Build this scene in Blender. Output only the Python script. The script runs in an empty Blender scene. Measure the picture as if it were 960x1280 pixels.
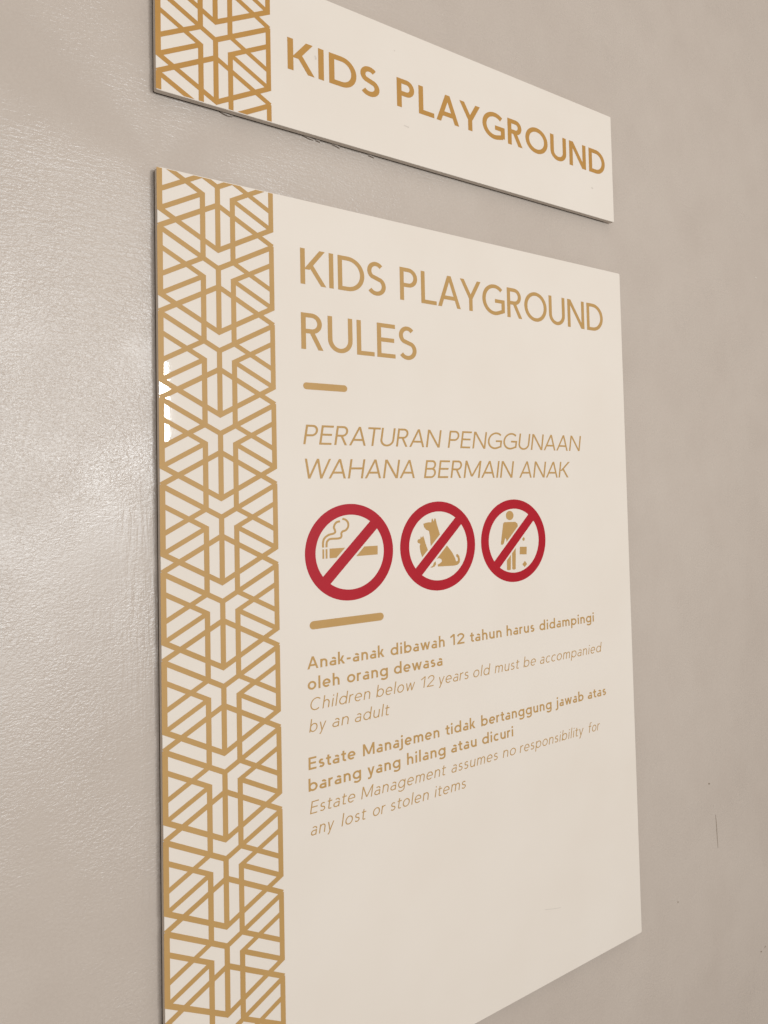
import bpy, bmesh, math, random
from mathutils import Vector, Matrix
from mathutils.geometry import delaunay_2d_cdt
sc = bpy.context.scene
COL = sc.collection
R = math.radians

# ------------------------------------------------------------------ camera
# The signs' front faces lie in the plane y = 0, x runs along the wall, z is up; metres.
CAM_LOC = Vector((-0.23849, -0.79808, -0.31468))
ROWS = ((0.73062177, -0.68206045, -0.03139056),      # camera right
        (0.00675566, 0.05319358, -0.99856137),       # camera down
        (0.68274899, 0.72935861, 0.04347216))        # camera forward
cam = bpy.data.cameras.new('camera')
cam.sensor_fit = 'HORIZONTAL'; cam.sensor_width = 36.0
cam.lens = 1050.0 / 960.0 * 36.0
cam.shift_x = -(721.94 - 480) / 960
cam.shift_y = (581.42 - 640) / 960
cam.clip_start = 0.02; cam.clip_end = 100
camo = bpy.data.objects.new('camera', cam); COL.objects.link(camo)
r0, r1, r2 = (Vector(r) for r in ROWS)
m = Matrix((r0, -r1, -r2)).transposed().to_4x4()
m.translation = CAM_LOC
camo.matrix_world = m
sc.camera = camo

# ------------------------------------------------------------------ world, lamps, exposure
w = bpy.data.worlds.new('World'); sc.world = w; w.use_nodes = True
bg = w.node_tree.nodes['Background']
# the pale surfaces of the passage all round: soft, uneven ambient light
wn = w.node_tree.nodes; wl = w.node_tree.links
wt = wn.new('ShaderNodeTexCoord'); wz = wn.new('ShaderNodeTexNoise'); wr = wn.new('ShaderNodeValToRGB')
wz.inputs['Scale'].default_value = 2.2; wz.inputs['Detail'].default_value = 1.0
wl.new(wt.outputs['Generated'], wz.inputs['Vector']); wl.new(wz.outputs['Fac'], wr.inputs['Fac'])
wr.color_ramp.elements[0].position = 0.36; wr.color_ramp.elements[0].color = (0.54, 0.505, 0.455, 1)
wr.color_ramp.elements[1].position = 0.64; wr.color_ramp.elements[1].color = (1.15, 1.04, 0.95, 1)
wx = wn.new('ShaderNodeSeparateXYZ'); wm = wn.new('ShaderNodeMapRange')          # the floor side is the darker one
wl.new(wt.outputs['Generated'], wx.inputs[0]); wl.new(wx.outputs['Z'], wm.inputs['Value'])
wm.inputs['From Min'].default_value = -0.6; wm.inputs['From Max'].default_value = 0.1
wm.inputs['To Min'].default_value = 0.40; wm.inputs['To Max'].default_value = 0.57
wl.new(wm.outputs[0], bg.inputs[1])
wl.new(wr.outputs['Color'], bg.inputs[0])

def area(name, loc, target, sx, sy, power, color):
    l = bpy.data.lights.new(name, 'AREA'); l.shape = 'RECTANGLE'; l.size = sx; l.size_y = sy
    l.energy = power; l.color = color
    o = bpy.data.objects.new(name, l); COL.objects.link(o); o.location = loc
    o.rotation_euler = (Vector(target) - Vector(loc)).to_track_quat('-Z', 'Y').to_euler()
    return o
# the bright opening mirrored in the left edge of the sign and, softly, in the gloss paint beside it
area('daylight_opening', (0.605, -2.52, 0.106), (0.605, 0, 0.106), 0.35, 0.30, 23.0, (0.90, 0.96, 1.0))
area('wall_sheen_fill', (-0.02, -2.5, -0.34), (-0.02, 0, -0.34), 0.90, 1.05, 23.0, (0.84, 0.93, 1.0))  # added lamp, no known opening: gives the broad sheen on the left wall
# broad soft light of the passage, high behind the photographer
area('soft_light', (0.9, -1.6, 2.6), (0.4, 0, -0.3), 2.0, 1.2, 9, (1.0, 0.93, 0.85))

sc.view_settings.view_transform = 'Standard'; sc.view_settings.look = 'None'
sc.view_settings.exposure = 0.0; sc.view_settings.gamma = 1.0

# ------------------------------------------------------------------ materials
def srgb(r, g, b):
    f = lambda c: (c / 255 / 12.92) if c <= 10 else (((c / 255) + 0.055) / 1.055) ** 2.4
    return (f(r), f(g), f(b), 1)

class Mat:
    def __init__(s, name, base, rough=0.5, spec=0.5):
        s.m = bpy.data.materials.new(name); s.m.use_nodes = True
        s.nt = s.m.node_tree; s.b = s.nt.nodes['Principled BSDF']
        s.b.inputs['Base Color'].default_value = base
        s.b.inputs['Roughness'].default_value = rough
        s.b.inputs['Specular IOR Level'].default_value = spec
        s.tc = s.nt.nodes.new('ShaderNodeTexCoord')
    def n(s, t, **kw):
        nd = s.nt.nodes.new(t)
        for k, v in kw.items(): setattr(nd, k, v)
        return nd
    def link(s, a, b): s.nt.links.new(a, b)
    def mapping(s, scale, rot=(0, 0, 0)):
        mp = s.n('ShaderNodeMapping'); mp.inputs['Scale'].default_value = scale; mp.inputs['Rotation'].default_value = rot
        s.link(s.tc.outputs['Object'], mp.inputs['Vector']); return mp.outputs[0]
    def noise(s, scale, detail=3, rough=0.55, vec=None, dist=0.0):
        t = s.n('ShaderNodeTexNoise'); t.inputs['Scale'].default_value = scale; t.inputs['Detail'].default_value = detail
        t.inputs['Roughness'].default_value = rough; t.inputs['Distortion'].default_value = dist
        s.link(vec if vec is not None else s.tc.outputs['Object'], t.inputs['Vector']); return t.outputs['Fac']
    def ramp(s, fac, lo, hi, a=0.0, b=1.0):
        r = s.n('ShaderNodeMapRange'); r.clamp = True
        r.inputs['From Min'].default_value = lo; r.inputs['From Max'].default_value = hi
        r.inputs['To Min'].default_value = a; r.inputs['To Max'].default_value = b
        s.link(fac, r.inputs['Value']); return r.outputs[0]
    def math(s, op, a, b):
        t = s.n('ShaderNodeMath', operation=op)
        for i, v in enumerate((a, b)):
            if isinstance(v, (int, float)): t.inputs[i].default_value = v
            else: s.link(v, t.inputs[i])
        return t.outputs[0]
    def mix(s, fac, ca, cb):
        t = s.n('ShaderNodeMix', data_type='RGBA')
        s.link(fac, t.inputs['Factor'])
        for k, v in (('A', ca), ('B', cb)):
            sock = [i for i in t.inputs if i.name == k and i.type == 'RGBA'][0]
            if isinstance(v, tuple): sock.default_value = v
            else: s.link(v, sock)
        return [o for o in t.outputs if o.type == 'RGBA'][0]
    def color(s, c): s.link(c, s.b.inputs['Base Color'])
    def bump(s, h, dist, strength=1.0, prev=None):
        t = s.n('ShaderNodeBump'); t.inputs['Distance'].default_value = dist; t.inputs['Strength'].default_value = strength
        s.link(h, t.inputs['Height'])
        if prev is not None: s.link(prev, t.inputs['Normal'])
        s.link(t.outputs[0], s.b.inputs['Normal']); return t.outputs[0]

# gloss wall paint: roller stipple, long trowel streaks, faint blotches
M_wall = Mat('wall_paint', srgb(190, 175, 160), 0.22, 0.5)
blot = M_wall.noise(5.0, 4, 0.6)
rub = M_wall.noise(16.0, 3, 0.6, M_wall.mapping((1.0, 1, 0.7)))
grain = M_wall.noise(380.0, 2, 0.7)
tone = M_wall.math('ADD', M_wall.math('MULTIPLY', M_wall.ramp(blot, 0.3, 0.7), 0.4),
                   M_wall.math('ADD', M_wall.math('MULTIPLY', M_wall.ramp(rub, 0.32, 0.6), 0.22), M_wall.math('MULTIPLY', M_wall.ramp(grain, 0.3, 0.7), 0.34)))
M_wall.color(M_wall.mix(tone, srgb(183, 168, 155), srgb(195, 181, 168)))
M_wall.link(M_wall.ramp(M_wall.noise(9.0, 4, 0.6), 0.3, 0.7, 0.21, 0.34), M_wall.b.inputs['Roughness'])
n1 = M_wall.bump(M_wall.noise(6.0, 2), 0.003, 0.6)
stip = M_wall.noise(520.0, 2, 0.6, M_wall.mapping((0.7, 1, 1.0)), 0.3)
patch = M_wall.ramp(M_wall.noise(7.0, 3, 0.6), 0.40, 0.62, 0.25, 1.0)
n2 = M_wall.bump(M_wall.math('MULTIPLY', stip, patch), 0.00062, 1.0, n1)
sep = M_wall.n('ShaderNodeSeparateXYZ'); M_wall.link(M_wall.tc.outputs['Object'], sep.inputs[0])
hst = M_wall.noise(70.0, 3, 0.6, M_wall.mapping((0.5, 1, 4.0), (0, R(6), 0)), 0.6)
hm = M_wall.math('MULTIPLY', M_wall.ramp(M_wall.noise(11.0, 2), 0.45, 0.62), M_wall.ramp(sep.outputs[2], -0.22, -0.08))
n3 = M_wall.bump(M_wall.math('MULTIPLY', hst, hm), 0.0008, 0.8, n2)
vst = M_wall.noise(70.0, 2, 0.5, M_wall.mapping((4.0, 1, 0.4)), 0.5)
vm = M_wall.math('MULTIPLY', M_wall.ramp(sep.outputs[0], -0.06, -0.02), M_wall.ramp(sep.outputs[2], -0.34, -0.16, 1.0, 0.0))
M_wall.bump(M_wall.math('MULTIPLY', M_wall.math('MULTIPLY', vst, vm), M_wall.ramp(M_wall.noise(13.0, 2), 0.36, 0.6, 0.15, 1.0)), 0.0006, 0.9, n3)

M_white = Mat('white_acrylic', srgb(232, 223, 213), 0.06, 0.5)
M_white.color(M_white.mix(M_white.ramp(M_white.noise(7.0, 3), 0.3, 0.7), srgb(225, 212, 198), srgb(228, 216, 203)))
M_white.link(M_white.ramp(M_white.noise(40.0, 4), 0.3, 0.7, 0.02, 0.035), M_white.b.inputs['Roughness'])
M_white.bump(M_white.noise(3.0, 2), 0.0010, 0.5)                         # the sheet is not perfectly flat
M_edge = Mat('shaded_acrylic_edge', srgb(200, 188, 174), 0.45, 0.4)  # white acrylic rim, its shade put into a darker colour
M_edge.color(M_edge.mix(M_edge.noise(60.0, 3), srgb(190, 178, 164), srgb(206, 194, 181)))
M_back = Mat('gap_shade_backing', srgb(42, 32, 26), 0.8, 0.2)  # recessed backing, coloured dark to draw the shadow line in the gap
M_back.color(M_back.mix(M_back.noise(80.0, 3), srgb(40, 29, 22), srgb(56, 43, 34)))
def vinyl(name, a, b, rough):
    v = Mat(name, a, rough, 0.25)
    v.color(v.mix(v.ramp(v.noise(25.0, 4), 0.3, 0.7), a, b))
    v.bump(v.noise(900.0, 2), 0.0001, 0.3)
    return v
M_gold = vinyl('gold_vinyl', srgb(181, 141, 84), srgb(186, 146, 90), 0.5)
M_goldd = vinyl('deep_gold_vinyl', srgb(178, 130, 64), srgb(183, 135, 69), 0.5)
M_red = vinyl('red_vinyl', srgb(166, 16, 32), srgb(171, 19, 36), 0.45)
M_scuff = Mat('dirt', srgb(120, 102, 86), 0.9, 0.2)
M_scuff.color(M_scuff.mix(M_scuff.noise(300.0, 3), srgb(118, 100, 84), srgb(160, 144, 128)))
M_faint = Mat('faint_scuff', srgb(205, 192, 180), 0.5, 0.3)
M_faint.color(M_faint.mix(M_faint.noise(300.0, 3), srgb(196, 182, 168), srgb(215, 204, 192)))
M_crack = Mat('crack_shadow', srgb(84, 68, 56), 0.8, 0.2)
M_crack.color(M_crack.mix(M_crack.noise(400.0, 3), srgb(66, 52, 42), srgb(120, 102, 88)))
M_flake = Mat('peeling_paint', srgb(200, 186, 172), 0.4, 0.5)
M_flake.color(M_flake.mix(M_flake.noise(200.0, 3), srgb(188, 173, 160), srgb(208, 194, 180)))

# ------------------------------------------------------------------ object helpers
def thing(name, loc, label, cat):
    o = bpy.data.objects.new(name, None); COL.objects.link(o); o.location = loc
    o.empty_display_size = 0.05
    o['label'] = label; o['category'] = cat
    return o

def link_bm(name, bm, mats, parent=None, label=None):
    me = bpy.data.meshes.new(name)
    off = world_loc(parent) if parent else Vector()
    bmesh.ops.translate(bm, verts=bm.verts, vec=-off)
    bmesh.ops.recalc_face_normals(bm, faces=bm.faces)
    bm.to_mesh(me); bm.free()
    for mt in mats: me.materials.append(mt.m)
    o = bpy.data.objects.new(name, me); COL.objects.link(o)
    if parent: o.parent = parent
    if label: o['label'] = label
    return o

def world_loc(o):
    v = Vector(o.location)
    while o.parent: o = o.parent; v = v + Vector(o.location)
    return v

def relief(name, polys, mat, parent, thick=0.00015, y=-0.00002, label=None, groups=None):
    """Union of flat outlines (x, z), as one thin raised mesh on the sign face."""
    bm = bmesh.new()
    for grp in (groups or [polys]):
        vs, fs = [], []
        for Q in grp:
            for P in ([[Q[0], Q[1], Q[2]], [Q[0], Q[2], Q[3]]] if len(Q) == 4 else [Q]):
                A = sum(P[i][0] * P[(i + 1) % len(P)][1] - P[(i + 1) % len(P)][0] * P[i][1] for i in range(len(P)))
                if abs(A) < 1e-10: continue
                if A < 0: P = P[::-1]
                fs.append(list(range(len(vs), len(vs) + len(P))))
                vs += [Vector((p[0] * 100, p[1] * 100)) for p in P]
        ov, oe, of, _v, _e, src = delaunay_2d_cdt(vs, [], fs, 0, 1e-5)
        V = [bm.verts.new((v.x / 100, y - thick, v.y / 100)) for v in ov]
        for f, so in zip(of, src):
            if not so: continue
            try: bm.faces.new([V[i] for i in f])
            except ValueError: pass
    for v in [v for v in bm.verts if not v.link_faces]: bm.verts.remove(v)
    edges = [e for e in bm.edges if len(e.link_faces) == 1]
    back = {}
    for e in edges:
        for v in e.verts:
            if v not in back: back[v] = bm.verts.new((v.co.x, y, v.co.z))
    for e in edges:
        a, b = e.verts
        bm.faces.new((a, b, back[b], back[a]))
    return link_bm(name, bm, [mat], parent, label)

def slab(x0, x1, z0, z1, y0, y1, rad=0.0012, bev=0.0003, face_mat=0, side_mat=1):
    """A sheet with rounded corners and an eased front edge; the rim takes side_mat."""
    def outline(ins):
        pts = []
        r = max(rad - ins, 1e-5)
        for cx, cz, a in ((x1 - rad, z1 - rad, 0), (x0 + rad, z1 - rad, 90), (x0 + rad, z0 + rad, 180), (x1 - rad, z0 + rad, 270)):
            for k in range(5):
                t = R(a + 22.5 * k); pts.append((cx + r * math.cos(t), cz + r * math.sin(t)))
        return pts
    bm = bmesh.new()
    rings = [[bm.verts.new((x, y, z)) for x, z in outline(i)] for y, i in ((y0, bev), (y0 + bev, 0.0), (y1, 0.0))]
    n = len(rings[0])
    bm.faces.new(rings[0]).material_index = face_mat
    bm.faces.new(rings[2][::-1]).material_index = side_mat
    for a, b, mi in ((rings[0], rings[1], face_mat), (rings[1], rings[2], side_mat)):
        for i in range(n):
            bm.faces.new((a[i], a[(i + 1) % n], b[(i + 1) % n], b[i])).material_index = mi
    return bm

# ------------------------------------------------------------------ flat outline helpers
def seg_poly(a, b, wd):
    dx, dz = b[0] - a[0], b[1] - a[1]; L = math.hypot(dx, dz) or 1; nx, nz = -dz / L * wd / 2, dx / L * wd / 2
    return [(a[0] + nx, a[1] + nz), (a[0] - nx, a[1] - nz), (b[0] - nx, b[1] - nz), (b[0] + nx, b[1] + nz)]

def stroke(pts, wv, hv):
    """A stroke along a centre line, wv thick where it runs upright and hv where it lies flat; one quad per step."""
    L, Rr = [], []
    shut = math.hypot(pts[0][0] - pts[-1][0], pts[0][1] - pts[-1][1]) < 1e-7
    for i, p in enumerate(pts):
        a = pts[max(i - 1, 0)]; b = pts[min(i + 1, len(pts) - 1)]
        if shut and i in (0, len(pts) - 1): a, b = pts[-2], pts[1]
        dx, dz = b[0] - a[0], b[1] - a[1]; d = math.hypot(dx, dz) or 1
        nx, nz = -dz / d, dx / d; wd = math.hypot(wv * nx, hv * nz) / 2
        L.append((p[0] + nx * wd, p[1] + nz * wd)); Rr.append((p[0] - nx * wd, p[1] - nz * wd))
    return [[L[i], Rr[i], Rr[i + 1], L[i + 1]] for i in range(len(pts) - 1)]

def ell(cx, cz, rx, rz, a0, a1, n=20):
    return [(cx + rx * math.cos(R(a0 + (a1 - a0) * i / n)), cz + rz * math.sin(R(a0 + (a1 - a0) * i / n))) for i in range(n + 1)]

def smooth(pts, n=6):
    out = []
    for i in range(len(pts) - 1):
        p0, p1, p2, p3 = pts[max(i - 1, 0)], pts[i], pts[i + 1], pts[min(i + 2, len(pts) - 1)]
        for k in range(n):
            t = k / n
            out.append(tuple(0.5 * (2 * p1[c] + (p2[c] - p0[c]) * t + (2 * p0[c] - 5 * p1[c] + 4 * p2[c] - p3[c]) * t * t
                                    + (3 * p1[c] - p0[c] - 3 * p2[c] + p3[c]) * t ** 3) for c in (0, 1)))
    return out + [pts[-1]]

def clip(P, a, b, c):
    """Keep the part of outline P where a*x + b*z <= c."""
    out = []
    for i in range(len(P)):
        p, q = P[i], P[(i + 1) % len(P)]
        dp, dq = a * p[0] + b * p[1] - c, a * q[0] + b * q[1] - c
        if dp <= 0: out.append(p)
        if dp * dq < 0:
            t = dp / (dp - dq); out.append((p[0] + (q[0] - p[0]) * t, p[1] + (q[1] - p[1]) * t))
    return out

# ------------------------------------------------------------------ lettering: a plain geometric sans, cap height 1
XH, ASC, DES = 0.685, 1.04, -0.30
def glyph(ch, k, w):
    """(outlines, ink width) of one letter; k widens the letter, w is its stem thickness."""
    h = 0.9 * w; P = []
    def rect(x0, x1, z0, z1): P.append([(x0, z0), (x1, z0), (x1, z1), (x0, z1)])
    def stem(x, z0, z1): rect(x, x + w, z0, z1)
    def bar(x0, x1, zc): rect(x0, x1, zc - h / 2, zc + h / 2)
    def dg(xa, za, xb, zb, f=0.95):      # slanting stroke; xa, xb are its left edge at za, zb
        dz = abs(zb - za)
        t = w * f
        hw = t
        for _ in range(6): hw = t * math.hypot(xb - xa, dz) / dz
        P.append([(xa, za), (xa + hw, za), (xb + hw, zb), (xb, zb)]); return hw
    def hw_of(run, dz, f=0.95): return w * f * math.hypot(run, dz) / dz
    def arc(x0, z0, x1, z1, a0, a1, n=20):   # outer box of the full ellipse
        P.extend(stroke(ell((x0 + x1) / 2, (z0 + z1) / 2, (x1 - x0) / 2 - w / 2, (z1 - z0) / 2 - h / 2, a0, a1, n), w, h))
    def ring(x0, z0, x1, z1): arc(x0, z0, x1, z1, 0, 360, 40)
    def ess(W, H):
        zm = H * 0.515; ru = (H - h / 2 - zm) / 2; rl = (zm - h / 2) / 2
        rxu = W * 0.45 - w / 2; rxl = W * 0.5 - w / 2
        u = ell(W * 0.49, H - h / 2 - ru, rxu, ru, 38, 232, 16)
        l = ell(W * 0.5, h / 2 + rl, rxl, rl, 52, -148, 16)
        pts = u + l
        P.extend(stroke(pts, w, h * 1.02))
    def bowl(x0, x1, z0, z1, fx=0.5):        # D shape to the right of a stem
        rx = min((z1 - z0) / 2 * 1.05, (x1 - x0) * 0.8); cx = x1 - rx
        rect(x0, cx + 0.004, z1 - h, z1); rect(x0, cx + 0.004, z0, z0 + h)
        arc(cx - rx, z0, x1, z1, -90, 90)
    c = ch
    if c == 'I': W = w; stem(0, 0, 1)
    elif c in 'EL' or c == 'F':
        W = {'E': .56, 'L': .52, 'F': .53}[c] * k; stem(0, 0, 1)
        if c != 'F': rect(0, W, 0, h)
        if c != 'L': rect(0, W, 1 - h, 1); bar(0, W * .94, .52)
    elif c == 'T': W = .62 * k; stem(W / 2 - w / 2, 0, 1); rect(0, W, 1 - h, 1)
    elif c == 'H': W = .72 * k; stem(0, 0, 1); stem(W - w, 0, 1); bar(0, W, .52)
    elif c == 'N':
        W = .76 * k; stem(0, 0, 1); stem(W - w, 0, 1); hw = hw_of(W * .75, 1); dg(0, 1, W - hw, 0)
    elif c == 'M':
        W = .92 * k; stem(0, 0, 1); stem(W - w, 0, 1); hw = hw_of(W * .4, .9)
        dg(0, 1, W / 2 - hw / 2, .08); dg(W - hw, 1, W / 2 - hw / 2, .08)
    elif c == 'K':
        W = .70 * k; stem(0, 0, 1); hw = hw_of(W * .6, .6)
        dg(W * .96 - hw, 1, w * .75, .42)
        xl = w * .75 + (W * .96 - hw - w * .75) * .14 / .58; dg(W - hw_of(W - xl - hw, .56), 0, xl, .56)
    elif c == 'D': W = .77 * k; stem(0, 0, 1); bowl(0, W, 0, 1)
    elif c == 'P': W = .57 * k; stem(0, 0, 1); bowl(0, W, .41, 1)
    elif c == 'R':
        W = .60 * k; stem(0, 0, 1); bowl(0, W * .94, .44, 1); hw = hw_of(W * .45, .47)
        dg(W - hw, 0, W * .48 - hw * .45, .47)
    elif c == 'B': W = .60 * k; stem(0, 0, 1); bowl(0, W * .93, .52 - h / 2, 1); bowl(0, W, 0, .52 + h / 2)
    elif c == 'A':
        W = .80 * k; hw = hw_of(W * .45, 1)
        dg(0, 0, W / 2 - hw / 2, 1); dg(W - hw, 0, W / 2 - hw / 2, 1)
        bar(W * .16 + w * .3, W * .84 - w * .3, .30)
    elif c == 'Y':
        W = .76 * k; hw = hw_of(W * .4, .58)
        dg(0, 1, W / 2 - hw / 2, .40); dg(W - hw, 1, W / 2 - hw / 2, .40); stem(W / 2 - w / 2, 0, .47)
    elif c == 'W':
        W = 1.18 * k; hw = hw_of(W * .22, 1); q = (W - hw) / 4
        dg(0, 1, q, 0); dg(2 * q, 1, q, 0); dg(2 * q, 1, 3 * q, 0); dg(4 * q, 1, 3 * q, 0)
    elif c == 'O': W = .94 * k; ring(0, -.01, W, 1.01)
    elif c == 'C': W = .80 * k; arc(0, -.01, W * 1.12, 1.01, 48, 312, 30)
    elif c == 'G':
        W = .86 * k; rx, rz = W * .54 - w / 2, .51 - h / 2
        P.extend(stroke(ell(W * .54, .5, rx, rz, 47, 290, 30) + [(W - w * .55, .15)], w, h))
        stem(W - w, .105, .53); bar(W * .56, W, .53 - h / 2)
    elif c == 'U':
        W = .70 * k; r = min(.36, W * .5); stem(0, r, 1); stem(W - w, r, 1); arc(0, -.01, W, 2 * r + .01, 180, 360)
    elif c == 'S': W = .58 * k; ess(W, 1)
    elif c == '-': W = .30 * k; bar(0, W, .36)
    elif c == '1': W = .34 * k; stem(W - w, 0, 1); dg2 = seg_poly((w * .2, .74), (W - w * .55, .97), w * .9); P.append(dg2)
    elif c == '2':
        W = .54 * k; rx = W / 2 - w / 2
        top = ell(W / 2, .70, rx, .30 - h / 2, 170, -28, 14)
        P.extend(stroke(top + [(w * .62, h * .8)], w, h)); rect(0, W, 0, h)
    elif c == 'o': W = .63 * k; ring(0, -.008, W, XH + .008)
    elif c in 'bpdgq':
        W = .64 * k; ring(0, -.008, W, XH + .008)
        if c == 'b': stem(0, 0, ASC)
        if c == 'p': stem(0, DES, XH)
        if c == 'd': stem(W - w, 0, ASC)
        if c == 'g':
            stem(W - w, -.05, XH)
            arc(W * .02, DES - .02, W, .20, 0, -150, 16)
    elif c == 'c': W = .52 * k; arc(0, -.008, W * 1.16, XH + .008, 52, 308, 26)
    elif c == 'e':
        W = .61 * k; arc(0, -.008, W, XH + .008, 0, 314, 30); rect(w * .4, W - w * .25, XH * .5 - h * .5, XH * .5 + h * .38)
    elif c == 'a':
        W = .50 * k; stem(W - w, 0, XH * .62)
        arc(W - min(W, .48), XH - .40, W, XH + .008, 0, 138, 14)
        zt = XH * .60; rz = zt / 2
        arc(0, -.008, W * .9, zt, 90, 270, 16); rect(W * .45 - .004, W - w * .5, zt - h, zt); rect(W * .45 - .004, W * .62, -.008, h - .008)
        P.extend(stroke(smooth([(W * .6, h / 2 - .008), (W * .78, h * .5 + .02), (W - w * .5, .17)], 4), w * .9, h))
    elif c in 'nhmru':
        if c in 'nh':
            W = .52 * k; rr = min(.30, W * .5); stem(0, 0, XH if c == 'n' else ASC)
            stem(W - w, 0, XH - rr); arc(W - 2 * (W * .5), XH - 2 * rr, W, XH + .008, 0, 165)
        elif c == 'u':
            W = .52 * k; rr = min(.30, W * .5); stem(W - w, 0, XH); stem(0, rr, XH); arc(0, -.008, W, 2 * rr, 180, 345)
        elif c == 'm':
            W = .84 * k; stem(0, 0, XH); half = (W + w) / 2; rr = min(.28, half * .5)
            for x in (0, half - w):
                stem(x + half - w, 0, XH - rr); arc(x, XH - 2 * rr, x + half, XH + .008, 0, 165)
        else:
            W = .33 * k; stem(0, 0, XH); arc(0, XH - .52, W * 1.55, XH + .008, 72, 165, 8)
    elif c == 's': W = .43 * k; ess(W, XH)
    elif c == 't':
        W = .36 * k; x = W * .28; stem(x, .16, XH + .19); rect(0, W, XH - h, XH)
        P.extend(stroke(smooth([(x + w / 2, .18), (x + w * .75, h * .75), (W * .82, h / 2), (W, h * .62)], 4), w, h))
    elif c == 'f':
        W = .36 * k; x = W * .30; stem(x, 0, .80); rect(0, W * .95, XH - h, XH)
        P.extend(stroke(smooth([(x + w / 2, .78), (x + w * .75, ASC - h * .9), (W * .85, ASC - h / 2), (W * 1.02, ASC - h * .6)], 4), w, h))
    elif c in 'ij':
        W = w; stem(0, 0 if c == 'i' else -.12, XH)
        P.append(ell(w / 2, .91, max(w * .58, .055), max(w * .58, .055), 0, 342, 19))
        if c == 'j':
            P.extend(stroke(smooth([(w / 2, -.10), (w * .3, DES + h * .9), (-w * .4, DES + h * .5), (-w * 1.1, DES + h * .7)], 4), w, h))
    elif c == 'l': W = w; stem(0, 0, ASC)
    elif c == 'k':
        W = .52 * k; stem(0, 0, ASC); hw = hw_of(W * .6, .42)
        dg(W * .94 - hw, XH, w * .7, .25)
        xl = w * .7 + (W * .94 - hw - w * .7) * .11 / .415; dg(W - hw_of(W - xl - hw, .36), 0, xl, .36)
    elif c == 'w':
        W = .86 * k; hw = hw_of(W * .2, XH); q = (W - hw) / 4
        dg(0, XH, q, 0); dg(2 * q, XH, q, 0); dg(2 * q, XH, 3 * q, 0); dg(4 * q, XH, 3 * q, 0)
    elif c in 'yv':
        W = .55 * k; hw = hw_of(W * .45, XH); mx = W / 2 - hw / 2
        dg(0, XH, mx, 0)
        if c == 'v': dg(W - hw, XH, mx, 0)
        else:
            sl = (W - hw - mx) / XH
            dg(W - hw, XH, mx + sl * (DES + h) * .95, DES + h * .9)
            P.extend(stroke(smooth([(mx + hw * .5 + sl * -.16, -.16), (mx + hw * .4 + sl * (DES + h), DES + h * .8), (mx - w * .5, DES + h * .5), (mx - w * 1.3, DES + h * .6)], 4), w, h))
    else: raise ValueError(c)
    return P, W

ROUND_L, ROUND_R = set('OCGoceqdgSas'), set('DOGobpceSs')
OPEN = set('AYWTvwyKkrtf')
def gap(a, b, trk, w):
    """space between two letters, optically evened."""
    g = trk
    if a in ROUND_R: g -= .030
    if b in ROUND_L: g -= .030
    if a in OPEN or a == 'L': g -= .045
    if b in OPEN: g -= .045
    if (a, b) == ('L', 'A'): g += .01
    if (a, b) in (('A', 'Y'), ('A', 'T'), ('L', 'T'), ('W', 'A'), ('T', 'U')): g -= .05
    return g

def layout(word, k, w, trk):
    x, out = 0.0, []
    for i, ch in enumerate(word):
        P, W = glyph(ch, k, w)
        if i: x += gap(word[i - 1], ch, trk * (0.5 + 0.5 * k), w)
        out.append((x, P)); x += W
    return out, x

def word_polys(word, x0, x1, z, cap, w, trk, slant):
    """Letters of a word set between x0 and x1 on the baseline z."""
    target = (x1 - x0) / cap
    lo, hi = 0.3, 2.5
    for _ in range(40):
        mid = (lo + hi) / 2
        if layout(word, mid, w, trk)[1] < target: lo = mid
        else: hi = mid
    out, _ = layout(word, (lo + hi) / 2, w, trk)
    return [[[(x0 + cap * (gx + px + slant * pz), z + cap * pz) for px, pz in poly] for poly in P] for gx, P in out]

def text_line(words, z, cap, w, trk, slant, mat, parent, name, label=None):
    if name in ('name_lettering', 'title_lettering'):                # big words: one mesh per word
        for wd, x0, x1 in words:
            relief(name, None, mat, parent, label='gold word ' + wd, groups=word_polys(wd, x0, x1, z, cap, w, trk, slant))
        return
    polys = []
    for wd, x0, x1 in words: polys += word_polys(wd, x0, x1, z, cap, w, trk, slant)
    relief(name, None, mat, parent, label='gold line of text reading ' + ' '.join(q[0] for q in words), groups=polys)

# ------------------------------------------------------------------ the gold lattice band
def lattice(x_mid, hubs, zlo, zhi, mat, parent):
    a, b, s, d, lw = 0.0513, 0.0138, 0.572, 0.0174, 0.0047
    Pd = 0.07797
    polys = []
    def ln(x0, z0, x1, z1, t=lw):
        L = math.hypot(x1 - x0, z1 - z0); e = t * .5 / L       # run half a width past each joint
        ex, ez = (x1 - x0) * e, (z1 - z0) * e
        polys.append(seg_poly((x_mid + x0 - ex * .6, z0 - ez * .6), (x_mid + x1 + ex * .6, z1 + ez * .6), t))
    for H in hubs:
        zb = H - Pd + d; zt = H - d; zc = H + b * s - d
        for q in (-1, 1):
            A, Bx = q * a, q * b
            ln(A, H + a * s, 0, H)                                   # roof line into the hub
            ln(A, H + a * s - d, Bx, zc, lw * .94)                   # its parallel below
            ln(A, H + b * s - (a - b) * s, Bx, H + b * s, lw * .94)
            ln(A, zc - (a - b) * s, Bx, zc, lw * .94)
            ln(A, zt - a * s, 0, zt)
            ln(A, zb + a * s, 0, zb)
            ln(Bx, zc, Bx, H + b * s - Pd)                           # inner upright
            ln(A, H + a * s, A, zc - (a - b) * s)                    # outer upright between the notches
        ln(0, H, 0, zb)                                              # middle upright
    out = []
    for P in polys:
        P = clip(clip(P, 0, 1, zhi), 0, -1, -zlo)
        P = clip(clip(P, 1, 0, x_mid + a + lw / 2), -1, 0, -(x_mid - a - lw / 2))
        if len(P) > 2: out.append(P)
    return relief('lattice_band', out, mat, parent)

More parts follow.
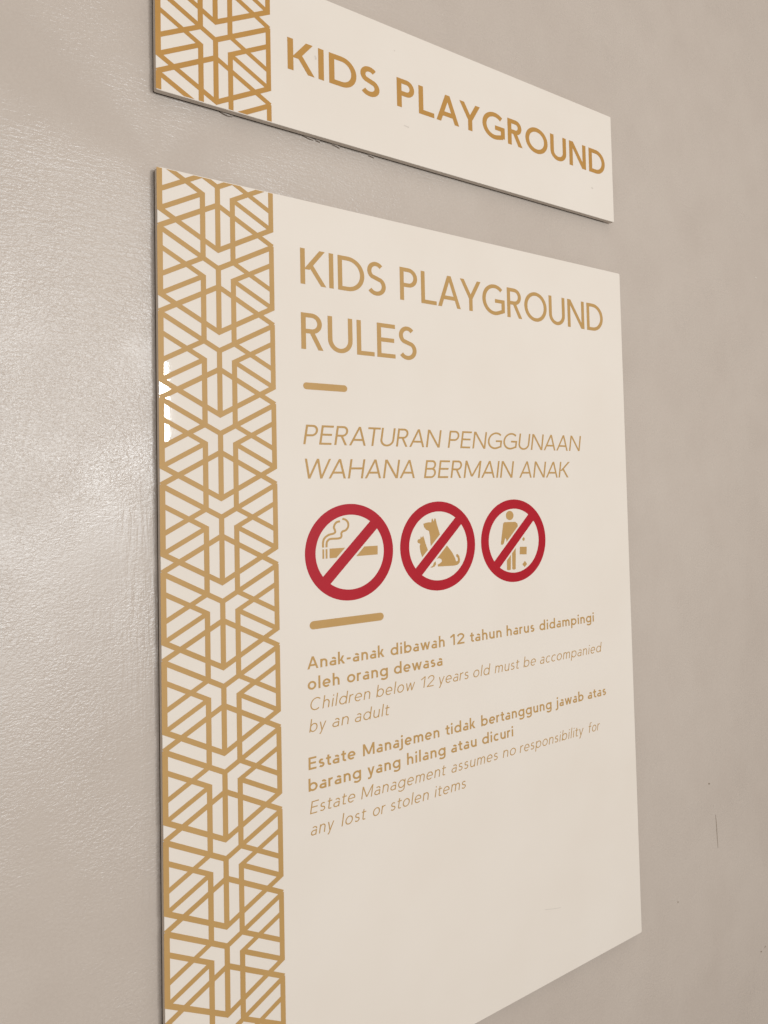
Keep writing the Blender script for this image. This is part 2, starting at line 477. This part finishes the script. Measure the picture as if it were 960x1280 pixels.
def pill(x0, x1, z, t):
    r = t / 2
    return ell(x1 - r, z, r, r, -90, 90, 12) + ell(x0 + r, z, r, r, 90, 270, 12)

# ------------------------------------------------------------------ the wall
YW = 0.0104                                                          # wall face behind the sign fronts
bm = bmesh.new()
bmesh.ops.create_cube(bm, size=1.0)
bmesh.ops.scale(bm, vec=(7.0, 0.2, 5.0), verts=bm.verts)
bmesh.ops.translate(bm, vec=(0.8, YW + 0.1, -0.2), verts=bm.verts)
wall = link_bm('wall', bm, [M_wall])
wall['kind'] = 'structure'; wall['label'] = 'beige gloss painted wall behind the two signs'; wall['category'] = 'wall'

def wall_line(name, pts, wd, mat, th=0.0002, y=YW):
    polys = []
    P = smooth(pts, 4) if len(pts) > 2 else pts
    n = len(P)
    L, Rr = [], []
    for i in range(n):
        a = P[max(i - 1, 0)]; b = P[min(i + 1, n - 1)]
        dx, dz = b[0] - a[0], b[1] - a[1]; dd = math.hypot(dx, dz) or 1
        f = wd / 2 * (0.35 + 0.65 * math.sin(math.pi * (i + .5) / n))
        L.append((P[i][0] - dz / dd * f, P[i][1] + dx / dd * f)); Rr.append((P[i][0] + dz / dd * f, P[i][1] - dx / dd * f))
    return relief(name, [L + Rr[::-1]], mat, wall, th, y - 0.00005)

wall_line('scratch', [(.7800, -.792), (.7811, -.806), (.7818, -.823), (.7828, -.8414)], .0012, M_scuff)
wall_line('scratch', [(.7772, -.775), (.7785, -.783)], .0008, M_faint)
wall_line('scuff', [(.7658, -.7420), (.7690, -.7432)], .0024, M_scuff)
wall_line('scuff', [(.6862, -.8884), (.6886, -.8892)], .0016, M_scuff)
wall_line('scuff', [(.8796, -1.0312), (.8830, -1.0318)], .0022, M_scuff)
wall_line('scuff', [(.8908, -1.0290), (.8935, -1.0272)], .0018, M_scuff)
wall_line('scuff', [(.9380, .0514), (.9450, .0520)], .0018, M_faint)
wall_line('scuff', [(.7786, -.1950), (.7803, -.1960)], .0016, M_faint)
# lifted edges of paint and sealant under the upper sign
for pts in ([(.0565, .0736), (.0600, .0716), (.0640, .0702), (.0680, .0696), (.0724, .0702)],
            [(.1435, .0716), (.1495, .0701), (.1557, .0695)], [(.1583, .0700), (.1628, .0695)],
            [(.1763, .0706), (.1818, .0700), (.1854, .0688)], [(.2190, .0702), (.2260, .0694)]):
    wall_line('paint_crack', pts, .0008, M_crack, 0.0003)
    wall_line('paint_flake', [(x, z + .0013) for x, z in pts], .0016, M_flake, 0.0010)

# ------------------------------------------------------------------ upper sign: name plate
nx0, nx1, nz0, nz1 = 0.0, 0.5926, 0.0711, 0.2201
plate = thing('name_plate_sign', (0.2963, YW, nz0),
              'wide white name plate with gold KIDS PLAYGROUND letters, mounted above the rules board', 'sign')
link_bm('panel', slab(nx0, nx1, nz0, nz1, 0.0, 0.0070), [M_white, M_edge], plate)
link_bm('backing', slab(nx0 + .0005, nx1 - .0105, nz0 + .0008, nz1 - .004, 0.0071, YW - .00005, .001, .0002, 0, 0), [M_back], plate)
lattice(0.0534, [0.1358 + 0.07797 * i for i in (-1, 0, 1, 2)], nz0 + .0008, nz1 - .0005, M_goldd, plate)
text_line([('KIDS', .1246, .2289), ('PLAYGROUND', .2507, .5776)], 0.1320, .0328, .185, .16, 0, M_goldd, plate, 'name_lettering')
def mark(pts, wd, mat, parent):
    P = smooth(pts, 3) if len(pts) > 2 else pts
    return relief('scuff', stroke(P, wd, wd), mat, parent, 0.00006, -0.00002)
mark([(.1540, .1555), (.1551, .1535), (.1548, .1515)], .0016, M_faint, plate)
mark([(.2590, .1123), (.2625, .1117), (.2655, .1116)], .0013, M_faint, plate)
mark([(.5500, .1100), (.5535, .1096)], .0016, M_faint, plate)
mark([(.2486, .1948), (.2492, .1934)], .0014, M_faint, plate)

# ------------------------------------------------------------------ lower sign: rules board
H = -0.8954
board = thing('rules_board_sign', (0.30, YW, H),
              'tall white rules board with gold lattice band and three red prohibition circles', 'sign')
link_bm('panel', slab(0, 0.60, H, 0, 0.0, 0.0066, .0022), [M_white, M_edge], board)
link_bm('backing', slab(.0005, .5895, H + .004, -.0012, 0.0067, YW - .00005, .001, .0002, 0, 0), [M_back], board)
lattice(0.0533, [-0.0068 - 0.07797 * i for i in range(-1, 13)], H + .0006, -.0008, M_gold, board)

text_line([('KIDS', .1343, .2314), ('PLAYGROUND', .2491, .5639)], -.0862, .0366, .135, .13, 0, M_gold, board, 'title_lettering')
text_line([('RULES', .1340, .2685)], -.1525, .0371, .135, .13, 0, M_gold, board, 'title_lettering')
relief('divider_bar', [pill(.1352, .1833, -.1897, .0070)], M_gold, board)
SL = .17
text_line([('PERATURAN', .1342, .2958), ('PENGGUNAAN', .3069, .5129)], -.2487, .0198, .115, .15, SL, M_gold, board, 'subtitle_lettering')
text_line([('WAHANA', .1322, .2624), ('BERMAIN', .2743, .3995), ('ANAK', .4104, .4919)], -.2831, .0200, .115, .15, SL, M_gold, board, 'subtitle_lettering')
relief('divider_bar', [pill(.1376, .2203, -.4293, .0082)], M_gold, board)

BW, BT, LW, LT = .168, .20, .092, .23
def bold(words, z): text_line(words, z, .0121, BW, BT, 0, M_gold, board, 'rule_lettering')
def light(words, z): text_line(words, z, .0121, LW, LT, SL, M_gold, board, 'translation_lettering')
bold([('Anak-anak', .1345, .2201), ('dibawah', .2277, .2962), ('12', .3038, .3231), ('tahun', .3311, .3766), ('harus', .3843, .4274), ('didampingi', .4356, .529)], -.4719)
bold([('oleh', .1345, .1685), ('orang', .1768, .2239), ('dewasa', .2313, .2926)], -.4922)
light([('Children', .1360, .2019), ('below', .2096, .2555), ('12', .2630, .2802), ('years', .2864, .3270), ('old', .3337, .3568), ('must', .3652, .4010), ('be', .4087, .4275), ('accompanied', .4346, .5395)], -.5127)
light([('by', .1353, .1520), ('an', .1595, .1770), ('adult', .1843, .2236)], -.5336)
bold([('Estate', .1340, .1846), ('Manajemen', .1931, .2864), ('tidak', .2946, .3352), ('bertanggung', .3437, .4515), ('jawab', .4605, .5061), ('atas', .5138, .5470)], -.5699)
bold([('barang', .1336, .1904), ('yang', .1979, .2366), ('hilang', .2448, .2939), ('atau', .3015, .3364), ('dicuri', .3444, .3899)], -.5908)
light([('Estate', .1346, .1826), ('Management', .1900, .2925), ('assumes', .3009, .3655), ('no', .3737, .3925), ('responsibility', .3992, .5030), ('for', .5126, .5325)], -.6127)
light([('any', .1348, .1585), ('lost', .1677, .1940), ('or', .2024, .2165), ('stolen', .2233, .2700), ('items', .2785, .3195)], -.6337)

# prohibition circles
RAD, TH, SW, GAP = .0497, .0112, .0112, .0022
CZ = -.3592
def off_slash(P, cx):
    """Cut an icon outline free of the slash, leaving a thin white gap on both sides."""
    r2 = math.sqrt(.5); e = SW / 2 + GAP
    c = (cx - CZ) * r2                                                 # slash axis runs up to the right
    up = clip(P, r2, -r2, c - e); dn = clip(P, -r2, r2, -(c + e))
    return [q for q in (up, dn) if len(q) > 2]
def ban(name, cx):
    polys = stroke(ell(cx, CZ, RAD - TH / 2, RAD - TH / 2, 0, 360, 96), TH, TH)
    e = (RAD - TH * .5) * math.sqrt(.5)
    polys.append(seg_poly((cx - e, CZ - e), (cx + e, CZ + e), SW))
    return relief(name, polys, M_red, board)
def icon(name, polys, cx, parent):
    return relief(name, [q for P in polys for q in off_slash(P, cx)], M_gold, parent)

c1, c2, c3 = .1836, .2918, .3999
s1 = ban('no_smoking_symbol', c1)
icon('cigarette_icon', [[(.16035, -.35438), (.2149, -.35447), (.21469, -.36374), (.16016, -.36408)],
                        [(.15255, -.35471), (.15432, -.35469), (.15424, -.36421), (.15247, -.36421)],
                        [(.15601, -.35465), (.15793, -.35464), (.15784, -.36419), (.15592, -.36418)]], c1, s1)
SM1 = [(.15331, -.35288), (.15342, -.34724), (.15522, -.34331), (.15961, -.34043), (.16474, -.33933), (.16682, -.3378), (.16628, -.33533), (.16545, -.33299), (.16669, -.32964), (.16908, -.32769), (.17234, -.32714)]
SM2 = [(.15705, -.35283), (.15728, -.3484), (.15878, -.34592), (.16171, -.34459), (.17051, -.34452), (.1735, -.3429), (.17357, -.33949), (.1751, -.33751), (.1781, -.33669), (.18085, -.33407), (.18154, -.32997), (.1798, -.32674), (.17715, -.32513), (.17507, -.32478)]
relief('smoke_icon', stroke(smooth(SM1, 5), .0021, .0021) + stroke(smooth(SM2, 5), .0021, .0021), M_gold, s1)

s2 = ban('no_pets_symbol', c2)
DOG = [(.27208, -.3336), (.27796, -.33235), (.28253, -.33254), (.28331, -.32829), (.2844, -.32852), (.28562, -.3321), (.28683, -.32824), (.28814, -.32866), (.28952, -.33449), (.29318, -.34586), (.30263, -.35948), (.30918, -.36741), (.31307, -.37428), (.31433, -.37815), (.3171, -.37759), (.31673, -.37453), (.31451, -.37211), (.31503, -.37025), (.31664, -.36998), (.31887, -.3724), (.3199, -.37627), (.31909, -.38001), (.31604, -.38225), (.31099, -.38282), (.28992, -.38218), (.28954, -.3801), (.29268, -.37885), (.2954, -.3768), (.2948, -.37452), (.29196, -.37284), (.28885, -.37355), (.28094, -.35822), (.28035, -.34801), (.27921, -.34203), (.27557, -.34038), (.27283, -.3375)]
PUPPY = [(.26386, -.35229), (.26519, -.35053), (.26776, -.35012), (.26848, -.3474), (.26972, -.34912), (.2715, -.347), (.27251, -.34945), (.27408, -.35505), (.27751, -.3641), (.27903, -.37195), (.2718, -.37512), (.26937, -.36982), (.26739, -.36383), (.26669, -.3583), (.26761, -.35561), (.26445, -.35433)]
PAW = [(.27983, -.38234), (.28315, -.38074), (.28477, -.37753), (.28701, -.37621), (.28735, -.37957), (.28553, -.38166), (.282, -.38287)]
icon('dog_icon', [DOG], c2, s2)
icon('puppy_icon', [PUPPY, PAW], c2, s2)

s3 = ban('no_littering_symbol', c3)
TORSO = [(.38546, -.33642), (.40233, -.33668), (.40537, -.33883), (.40665, -.34636), (.40473, -.35637), (.40292, -.35627), (.40161, -.3711), (.38831, -.37067), (.38778, -.35708), (.38606, -.35539), (.38382, -.36164), (.38175, -.36331), (.37926, -.36277), (.3799, -.35864), (.38363, -.33814)]
LEG1 = [(.38783, -.36984), (.39446, -.36965), (.3931, -.39374), (.39002, -.3943), (.38752, -.39331)]
LEG2 = [(.39601, -.36935), (.40168, -.36909), (.4008, -.39354), (.3982, -.39414), (.39567, -.39334)]
icon('person_icon', [TORSO, LEG1, LEG2, ell(.39387, -.32872, .0058, .0056, 0, 350, 23), ell(.41433, -.35809, .0018, .0022, 0, 340, 15)], c3, s3)
icon('litter_icon', [[(.4083, -.3672), (.4190, -.3678), (.4184, -.3770), (.4077, -.3763)],
                     [(.41137, -.3887), (.41545, -.38474), (.41873, -.38863), (.41491, -.3922)]], c3, s3)
mark([(.431, -.8070), (.4455, -.8110), (.4569, -.8135)], .0007, M_faint, board)
